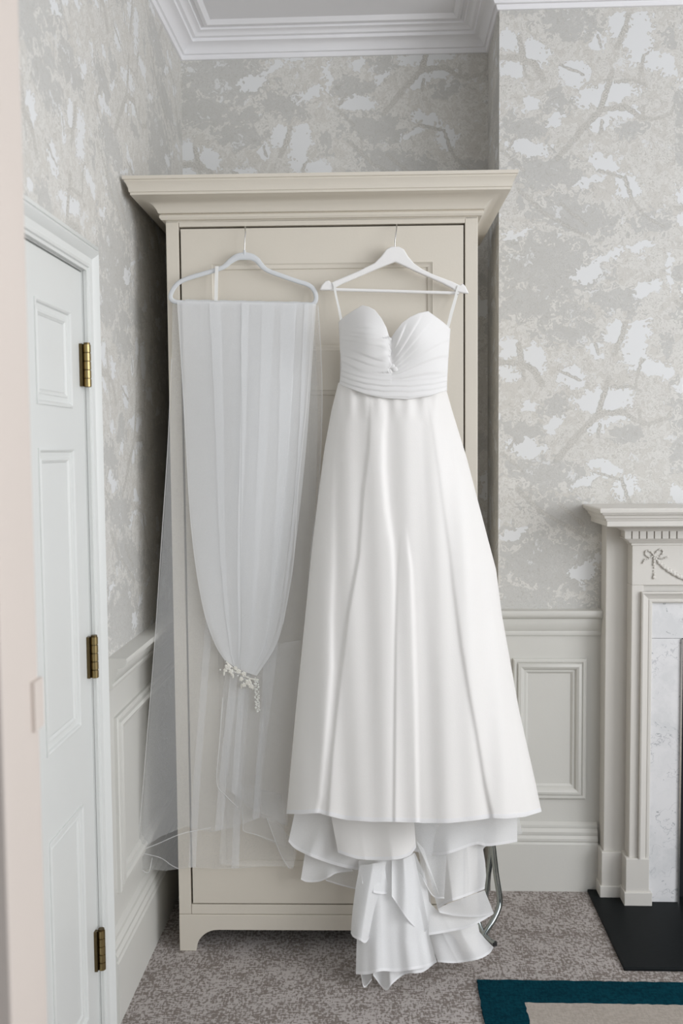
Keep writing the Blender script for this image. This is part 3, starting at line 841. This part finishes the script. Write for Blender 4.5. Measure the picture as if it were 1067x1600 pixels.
# knot at the centre and back of the bodice
kn = MB()
for (x, y, r) in ((613, 573, .0075), (617, 577, .007), (609, 580, .006)):
    kn.ball(W(x, y, bod_d(x, y) + .001), r, 12, 8, (1.3, .7, 1.0))
auto_smooth(kn.build('centre_knot', M['chiffon'], dr_), 80)
drape('back_bodice', [(532, 520), (560, 540), (615, 548), (670, 540), (700, 525)], [(531, 602), (615, 606), (697, 612)], M['chiffon'], dr_, .03, .03)
# waistband lies in the bodice; straps
def strap(pts, d, w=.0028):
    m = MB(); P = [W(x, y, dd) for (x, y), dd in zip(pts, d)]
    vv = []; 
    for p in P: vv += [p - WU * w, p + WU * w, p + WU * w + WN * .0008, p - WU * w + WN * .0008]
    ff = []
    for i in range(len(P) - 1):
        for k in range(4): ff.append((i * 4 + k, i * 4 + (k + 1) % 4, i * 4 + 4 + (k + 1) % 4, i * 4 + 4 + k))
    return m.add(vv, ff).build('strap', M['ribbon'], dr_)
strap([(520.5, 441), (522.5, 447), (524.5, 460), (529, 480), (533.5, 505)], [.0385, .0400, .0405, .045, .056])
strap([(519, 442), (521, 449), (525, 462), (531, 485), (535, 505)], [.0222, .022, .022, .03, .048], .002)
strap([(716.5, 446), (714, 454), (711, 466), (705, 486), (699, 511)], [.0385, .0400, .0405, .045, .056])
strap([(718, 447), (716, 456), (712.5, 468), (707, 488), (701, 511)], [.0222, .022, .022, .03, .048], .002)

# skirt
SL = ([596, 640, 700, 760, 850, 950, 1110, 1271], [529, 518, 507, 499, 488, 478, 462, 447.5])
SR = ([608, 640, 715, 780, 890, 960, 1110, 1220, 1268], [697, 706, 729, 746, 775, 784, 811, 836, 846])
HX = [447, 470, 497, 512, 540, 580, 616, 640, 653, 660, 700, 740, 767, 790, 820, 846]
HY = [1270.5, 1271, 1269, 1273.5, 1280, 1283, 1283, 1284, 1284, 1285, 1285, 1281, 1277, 1278, 1275, 1267]
FOLDS = [  # (ys, xs, height by y, reach px, raised side, sharpness px)
    ([640, 700, 773, 875, 965, 1048, 1150, 1245, 1272], [531, 524, 522, 522, 519, 519, 510, 502, 496.5], ([640, 760, 1000, 1280], [.003, .008, .015, .020]), 40, -1, 5.0),
    ([640, 700, 765, 868, 960, 1080, 1180, 1275], [578, 575, 567, 560, 543, 528, 518, 511], ([625, 700, 860, 1000, 1280], [.003, .009, .012, .013, .012]), 34, 1, 2.4),
    ([624, 679, 730, 789, 852, 915, 1000, 1107, 1276], [606, 600, 599.5, 604, 613, 616, 616, 615, 612], ([625, 690, 850, 1000, 1100, 1280], [.004, .016, .018, .010, .002, 0]), 36, -1, 5.0),
    ([820, 900, 1000, 1107, 1276], [627, 621, 618, 617, 615.5], ([820, 900, 1000, 1280], [0, .004, .010, .013]), 22, 1, 2.4),
    ([820, 891, 969, 1107, 1280], [634, 643, 646, 650, 653], ([820, 870, 960, 1280], [0, .008, .011, .014]), 28, -1, 2.6),
    ([624, 671, 742, 789, 860, 915, 1009, 1087, 1150, 1225, 1274], [667, 676, 686, 692, 702, 708, 720, 733, 745, 757, 767.5], ([625, 680, 860, 1000, 1280], [.003, .005, .007, .011, .020]), 48, 1, 3.6),
    ([624, 679, 765, 868, 954, 1080, 1280], [655, 657, 661, 668, 676, 690, 705], ([625, 680, 860, 1100], [.004, .008, .006, 0]), 30, -1, 8.0),
    ([624, 679, 765, 868, 954, 1107, 1280], [690, 702, 726, 752, 768, 800, 826], ([625, 700, 1280], [0, .006, .010]), 14, 1, 7.0),
]
def skirt_d(x, y, s):
    t = max(0, min(1, (y - 610) / 665))
    c = 2 * s - 1
    d = .042 + .08 * t ** 1.1 + (.085 + .035 * t) * math.sqrt(max(0, 1 - abs(c) ** 2.8))
    d -= .012 * math.exp(-((y - 612) / 14.0) ** 2) * (1 - abs(c) ** 3)
    for ys, xs, (hy, hh), L, side, sh in FOLDS:
        if y < ys[0] - 30: continue
        e = pl(y, ys, xs); h = pl(y, hy, hh) * .44
        if h <= 0: continue
        q = (x - e) * side                       # >0 on the raised side
        up = .5 + .5 * math.tanh(q / sh)
        d += h * up * math.exp(-max(0, q) / L) - h * .35 * (1 - up) * math.exp(-max(0, -q) / 12)
    d += .004 * t * math.sin(x / 17.0 + y / 300) + .002 * math.sin(x / 7.3 - y / 210)
    if y < 660:
        d += .003 * math.sin(x / 3.6) * max(0, (660 - y) / 50)
    return d
nx, ny = 300, 150
vs = []
for j in range(ny + 1):
    t = j / ny
    for i in range(nx + 1):
        s = i / nx
        xt = 529 + (697.5 - 529) * s
        y0 = yseam(xt) - 3
        xb = 447 + 399 * s
        y = y0 + (pl(xb, HX, HY) - y0) * t
        xl, xr = pl(y, *SL), pl(y, *SR)
        x = xl + (xr - xl) * s
        vs.append(W(x, y, skirt_d(x, y, s)))
N1 = nx + 1
fs = [(j * N1 + i, j * N1 + i + 1, (j + 1) * N1 + i + 1, (j + 1) * N1 + i) for j in range(ny) for i in range(nx)]
skirt = mk('skirt', vs, fs, M['satin'], dr_, True)
# hem band
ev, ef = [], []
for i in range(N1):
    lo = vs[ny * N1 + i]; up = vs[(ny - 2) * N1 + i]; u = (up - lo).normalized() * .010; off = WN * .0026
    ev += [lo + u + off, lo + off - u * .10, lo - off * .2 - u * .05]
for i in range(N1 - 1):
    for k in range(2): ef.append((i * 3 + k, i * 3 + k + 1, i * 3 + k + 4, i * 3 + k + 3))
mk('hem', ev, ef, M['hem'], skirt)
# back of the skirt and lining
drape('back_skirt', [(534, 604), (615, 608), (694, 612)], [(462, 1262), (640, 1268), (828, 1258)], M['organza'], dr_, .02, .03, 80, 40, [(3, .006)])
drape('side_layer', [(520, 640), (506, 720)], [(453, 1262), (470, 1268)], M['sheer'], dr_, .04, .05, 8, 20, side_l=[0, -12, -4, 0])

# train: layers below the front hem
def tr(name, top, bot, mat, d0, d1, **k):
    return drape(name, top, bot, M[mat], dr_, d0, d1, **k)
tr('train_layer', [(462, 1262), (505, 1266), (560, 1270), (600, 1270)], [(450.5, 1315), (463, 1327), (493, 1341), (529, 1353), (562, 1360)], 'organza', .085, [.09, .11, .10, .09], waves=[(2.5, .006)], edge=.008, seed=1)
tr('train_layer', [(516, 1268), (560, 1272), (600, 1272), (646, 1270)], [(528, 1332), (548, 1339), (569, 1343), (614, 1343), (639, 1337), (650, 1324)], 'satin', .12, [.13, .16, .17, .15], waves=[(1.5, .006)], edge=.008, seed=2)
tr('train_layer', [(478, 1322), (505, 1335), (545, 1350)], [(470, 1374), (480, 1378), (500, 1377), (515, 1370), (527, 1364), (552, 1361)], 'organza', .06, [.06, .08, .07], waves=[(1.5, .008)], edge=.005, seed=3)
tr('train_layer', [(500, 1340), (530, 1352), (560, 1358)], [(509, 1376), (535, 1384), (559, 1390)], 'sheer', .045, .05, nv=10, nu=24, edge=.004)
# centre fall
tr('train_fall', [(560, 1345), (590, 1342), (620, 1340), (648, 1332)], [(556, 1522), (575, 1522), (597, 1517), (620, 1518), (650, 1514), (670, 1510), (682.5, 1503)], 'organza', [.10, .12, .12, .10], [.20, .215, .205, .20], waves=[(2.2, .008), (5, .002)], nu=90, nv=40, edge=.007, seed=5, side_r=[0, 10, 6, -4, 0])
tr('train_fall', [(575, 1346), (605, 1344), (640, 1336)], [(583, 1524), (602, 1547), (614, 1536), (633, 1522), (659, 1519), (676, 1508)], 'organza', [.09, .11, .09], [.19, .20, .195, .185], waves=[(2.5, .01)], nu=70, nv=40, edge=.006, seed=8)
tr('train_fall', [(566, 1400), (580, 1400)], [(564, 1523), (569, 1543), (581, 1531)], 'sheer', .10, .185, nu=24, nv=24, edge=.004)
tr('train_fold', [(562, 1352), (580, 1350), (604, 1346)], [(548, 1458), (552, 1464), (562, 1469), (571, 1473), (579, 1462)], 'organza', [.13, .145, .14], [.17, .20, .18], waves=[(1.0, .008)], nu=40, edge=.006, seed=6, side_l=[0, -2, -2, 0])
tr('train_fold', [(564, 1358), (580, 1350), (600, 1345)], [(566, 1380), (575, 1391), (590, 1396), (607, 1397)], 'organza', [.13, .14, .13], [.15, .165, .14], waves=[(1.0, .004)], nu=40, nv=12, edge=.006, seed=7)
tr('train_fold', [(612, 1344), (630, 1342), (647, 1334)], [(612, 1400), (640, 1440), (661, 1456), (670, 1447)], 'organza', [.13, .14, .12], [.17, .18, .165], waves=[(1.5, .008)], nu=40, edge=.005, seed=9)
tr('train_fold', [(630, 1340), (648, 1332)], [(640, 1385), (652, 1398), (664, 1366)], 'sheer', .11, .12, nu=24, nv=14, edge=.005)
# right fall
tr('train_layer', [(640, 1278), (700, 1280), (760, 1276), (808, 1272)], [(646, 1330), (690, 1336), (741, 1320), (760, 1322), (780, 1320), (808, 1315)], 'organza', .10, [.10, .13, .12, .10], waves=[(2, .008)], edge=.007, seed=11)
tr('train_layer', [(744, 1274), (780, 1274), (810, 1271)], [(748, 1305), (785, 1310), (816, 1303)], 'sheer', .075, .07, nv=10, nu=30)
tr('train_fall', [(650, 1290), (700, 1290), (745, 1290), (783, 1305)], [(684, 1421), (698, 1411), (724, 1402), (757, 1389)], 'organza', [.07, .09, .10, .09], [.12, .14, .13, .11], waves=[(1.6, .008)], nu=70, nv=30, edge=.007, seed=12, side_r=[0, -22, -12, -4, 0])
tr('train_fold', [(684, 1420), (705, 1410), (757, 1391)], [(687, 1426), (712, 1431), (746, 1432.5), (771.5, 1427)], 'organza', [.125, .13, .12], [.13, .12, .11], nu=40, nv=14, edge=.005, seed=13)
tr('train_fold', [(662, 1400), (690, 1426), (730, 1430), (768, 1428)], [(670, 1461), (700, 1456), (735, 1448), (771, 1428)], 'organza', [.10, .11, .10, .10], [.13, .13, .12, .105], nu=50, nv=16, waves=[(1.5, .006)], edge=.006, seed=14)
tr('train_fall', [(660, 1440), (690, 1450), (720, 1446), (747, 1444)], [(684, 1503), (712, 1504.5), (746, 1499), (764, 1490), (771, 1480)], 'organza', [.08, .10, .10, .08], [.12, .13, .125, .11], waves=[(1.8, .007)], nu=60, nv=24, edge=.006, seed=15, side_r=[0, -6, -4, 0])
tr('train_fall', [(655, 1385), (672, 1385)], [(684, 1502), (676, 1470)], 'organza', .07, .08, nu=16, nv=20)
tr('train_layer', [(647, 1284), (672, 1286), (700, 1288)], [(660, 1372), (676, 1400), (694, 1404)], 'sheer', .105, .135, nu=40, nv=20, waves=[(1.2, .006)], edge=.004, seed=20)
tr('train_layer', [(649, 1312), (662, 1326)], [(676, 1372), (686, 1398)], 'sheer', .125, .150, nu=16, nv=14, edge=.003)

# ------------------------------------------------------------------ veil
ve = empty('veil', W(385, 475, .03)); thing(ve, 'long sheer white tulle veil gathered to a floral beaded comb', 'veil')
def zig(s, folds):
    """folds: list of (position, overlap): cloth doubles back there"""
    xs, ys = [0.0], [0.0]; 
    for p, w in folds:
        xs += [p, p + .012]; ys += [p + w / 2, p - w / 2]
    xs.append(1.0); ys.append(1.0)
    return pl(s, xs, ys)
def fall(name, L, R, mat, d0, d1, folds=(), nu=240, nv=50, bulge=.0, waves=(), bottom=None, top_off=0.0, seed=0, pinch=0.0):
    """hanging cloth between a left and right edge (lists of px points running down)"""
    A = spline(L, nv + 1); B = spline(R, nv + 1); vs = []
    rnd = random.Random(seed); ph = [rnd.uniform(0, 6.3) for _ in range(6)]
    for j in range(nv + 1):
        t = j / nv
        for i in range(nu):
            s = i / (nu - 1)
            m = zig(s, [(p + .05 * pinch * t * math.sin(9 * p), w * (1 - .5 * t * pinch)) for p, w in folds]) if folds else s
            x = A[j][0] + (B[j][0] - A[j][0]) * m; y = A[j][1] + (B[j][1] - A[j][1]) * m
            if bottom is not None:
                y += t ** 3 * pl(m, np.linspace(0, 1, len(bottom)), bottom)
            d = d0 + (d1 - d0) * t + bulge * math.sin(math.pi * m) * math.sin(math.pi * min(1, .25 + t * .75)) * min(1, t * 5)
            # doubled cloth lies a little in front
            k = sum(1 for p, w in folds if s > p + .006)
            d += .0011 * (k % 3)
            for q, (fr, am) in enumerate(waves):
                d += am * min(1, .15 + t * 1.4) * math.sin(2 * math.pi * fr * s + ph[q])
            vs.append(W(x, y, d))
    fs = [(j * nu + i, j * nu + i + 1, (j + 1) * nu + i + 1, (j + 1) * nu + i) for j in range(nv) for i in range(nu - 1)]
    return mk(name, vs, fs, M[mat], ve, not folds)
FL = [(277, 471), (283, 560), (290, 680), (297, 800), (306, 885), (320, 960), (337, 1008), (352, 1032)]
FR = [(494, 475), (488, 560), (480, 680), (468, 800), (455, 900), (442, 975), (428, 1015), (401, 1056)]
fall('front_fall', FL, FR, 'tulle2', .034, .050, folds=[(.27, .09), (.49, .06), (.80, .12), (.93, .04)], bulge=.018, waves=[(2.0, .002)], bottom=[0, 4, 3, 0], seed=1, pinch=1.0)
fall('front_fall', [(284, 471), (290, 600), (300, 800), (322, 950), (354, 1033)], [(489, 475), (476, 650), (455, 850), (430, 990), (399, 1054)], 'tulle2', .031, .046, folds=[(.66, .10)], bulge=.014, waves=[(1.5, .002)], bottom=[0, 2, 2, 0], seed=2, pinch=1.0)
fall('front_fall', [(278, 471), (284, 600), (296, 800), (318, 950), (351, 1031)], [(455, 475), (446, 650), (436, 850), (420, 990), (398, 1052)], 'tulle', .029, .043, folds=[(.55, .12)], bulge=.012, waves=[(3, .003)], seed=3, pinch=1.0)
# long sheer falls behind
fall('back_fall', [(269, 474), (268, 600), (262, 700), (252, 850), (242, 1000), (230, 1150), (220, 1270), (214, 1331)], [(498, 476), (502, 560), (503, 650), (498, 760), (486, 900), (470, 1060), (452, 1200), (446, 1290)], 'tulle', .0145, .040, folds=[(.55, .06), (.8, .05)], bulge=.008, waves=[(1.5, .003), (4, .001)], bottom=[0, -18, -26, -10, -12, -20, 0], seed=4)
fall('back_fall', [(270, 474), (266, 650), (254, 850), (242, 1020), (230, 1180), (218, 1357)], [(490, 476), (496, 650), (490, 850), (476, 1060), (462, 1240), (459, 1355)], 'tulle', .011, .020, folds=[(.34, .05), (.62, .05)], bulge=.004, waves=[(2, .003), (5, .001)], bottom=[0, 4, -1, 2, 1, -2, 0], seed=5)
fall('back_fall', [(352, 1020), (347, 1100), (343, 1160), (339, 1222)], [(470, 1000), (464, 1100), (455, 1200), (449, 1292)], 'tulle', .036, .045, folds=[(.25, .10), (.55, .08)], nu=80, nv=20, waves=[(2, .003)], bottom=[0, 2, 8, 2, 0], seed=6)
fall('back_fall', [(356, 1090), (352, 1180), (347, 1270), (342, 1350)], [(378, 1090), (377, 1180), (376, 1260), (373, 1352)], 'tulle', .024, .026, nu=20, nv=20, seed=7)
fall('back_fall', [(372, 1225), (376, 1262), (380, 1285), (381, 1298)], [(440, 1240), (443, 1270), (445, 1300), (446, 1325)], 'tulle', .030, .030, nu=30, nv=14, waves=[(2, .003)], seed=8)
fall('fold', [(417, 1278), (428, 1308), (440, 1338), (452, 1357)], [(426, 1279), (450, 1305), (463, 1330), (458, 1357)], 'tulle', .046, .048, nu=14, nv=14, seed=9)
# crisp cut edges and a few ridge lines where the cloth is doubled
def edge_strip(pts, d, w, n=60):
    P = spline(pts, n); v = []; f = []
    for i, p in enumerate(P):
        t = P[min(i + 1, n - 1)] - P[max(i - 1, 0)]; t = t / np.linalg.norm(t); q = np.array([-t[1], t[0]]) * w * .34
        dd = d[0] + (d[1] - d[0]) * i / (n - 1)
        v += [W(*(p - q), dd), W(*(p + q), dd)]
    f = [(2 * i, 2 * i + 1, 2 * i + 3, 2 * i + 2) for i in range(n - 1)]
    return v, f
for pts, d, w in (([(268, 560), (262, 700), (252, 850), (242, 1000), (230, 1150), (220, 1270), (214, 1331)], (.026, .042), 2.0),
                  ([(214, 1331), (245, 1319), (280, 1304), (305, 1298), (330, 1293)], (.041, .041), 2.2),
                  ([(222, 1333), (250, 1340), (268, 1352), (280, 1358)], (.03, .02), 2.0),
                  ([(218, 1357), (232, 1363), (238, 1340)], (.022, .022), 2.0),
                  ([(348, 1090), (343, 1160), (339, 1222), (352, 1242), (372, 1262)], (.043, .046), 2.0),
                  ([(417, 1278), (428, 1308), (440, 1338), (452, 1357)], (.049, .049), 2.0),
                  ([(378, 1262), (380, 1285), (381, 1298), (400, 1304), (430, 1315)], (.033, .033), 2.0),
                  ([(497, 480), (502, 560), (503, 650), (498, 760), (486, 900)], (.024, .034), 1.6),
                  ([(277, 471), (283, 560), (290, 680), (297, 800), (306, 885), (320, 960), (337, 1008), (352, 1032)], (.036, .052), 1.8),
                  ([(490, 475), (480, 620), (466, 760), (458, 880), (442, 975)], (.038, .06), 2.4)):
    MB().add(*edge_strip(pts, d, w)).build('cut_edge', M['tulle2'], ve, True)
# top fold over the hanger bar
tf = MB(); P = interp([(289, 470.8), (481, 474.7)], 50)
tf.tube([W(x, y + 3.0, .022) for x, y in P], [(.0068, .0104 + .0008 * math.sin(i * .9)) for i in range(50)], 10, flat=tuple(WN), cap=False)
tf.build('top_fold', M['tulle2'], ve, True)
# narrow ribbon loop from the hanger shoulder
mm = MB(); vv = []
for (x, y) in ((339, 416), (338.5, 424), (338, 440), (337.5, 470)):
    p = W(x, y, .029); vv += [p - WU * .0045, p + WU * .0045, p + WU * .0045 + WN * .0008, p - WU * .0045 + WN * .0008]
mm.add(vv, [(i * 4 + k, i * 4 + (k + 1) % 4, i * 4 + 4 + (k + 1) % 4, i * 4 + 4 + k) for i in range(3) for k in range(4)])
mm.build('hanging_loop', M['ribbon'], ve)
# comb with flowers, leaves and beads
cb = MB().tube([W(x, y, .055) for x, y in spline([(353, 1034), (362, 1042), (375, 1052), (390, 1060), (403, 1062)], 16)], .002, 8).build('comb', M['petal'], ve, True)
random.seed(11)
def flower(x, y, R, d, np_=5):
    m = MB(); c = W(x, y, d); a0 = random.uniform(0, 6)
    for k in range(np_):
        a = a0 + 2 * math.pi * k / np_
        q = c + (WU * math.cos(a) + Vector((0, 0, 1)) * math.sin(a)) * R * .62
        m.ball(q + WN * R * .1, R * .52, 7, 5, (1, .45, 1))
    m.ball(c + WN * R * .25, R * .26, 6, 5)
    m.build('flower', M['petal'], cb, True)
for x, y, R in ((356, 1042, .0085), (361, 1049, .0065), (352, 1047, .0055), (372.5, 1049, .0062), (381, 1053, .006), (377, 1061, .0055), (388, 1066, .0085), (381, 1070, .006), (392, 1072, .0065), (368, 1044, .005)):
    flower(x, y, R, .060)
for x, y in ((364, 1056), (362, 1052), (350, 1052), (377, 1072), (395, 1074)):
    MB().ball(W(x, y, .058), .0055, 6, 5, (.5, .3, 1.3)).build('leaf', M['petal'], cb, True)
bd = MB()
bd.ball(W(344, 1046.5, .055), .0026)
for i in range(90):
    y = 1060 + i * .58 + random.uniform(-1, 1); x = 400 + random.uniform(-3.4, 3.4) + i * .03
    bd.ball(W(x, y, .056 + .002 * math.cos(i * 1.7)), random.uniform(.0016, .0028), 6, 5)
for i in range(26):
    bd.ball(W(random.uniform(352, 396), 0, .06) if False else W(354 + i * 1.6, 1036 + i * 1.0 + random.uniform(-1, 9), .061), random.uniform(.0012, .0022), 6, 5)
bd.build('beads', M['bead'], cb, True, kind='stuff')
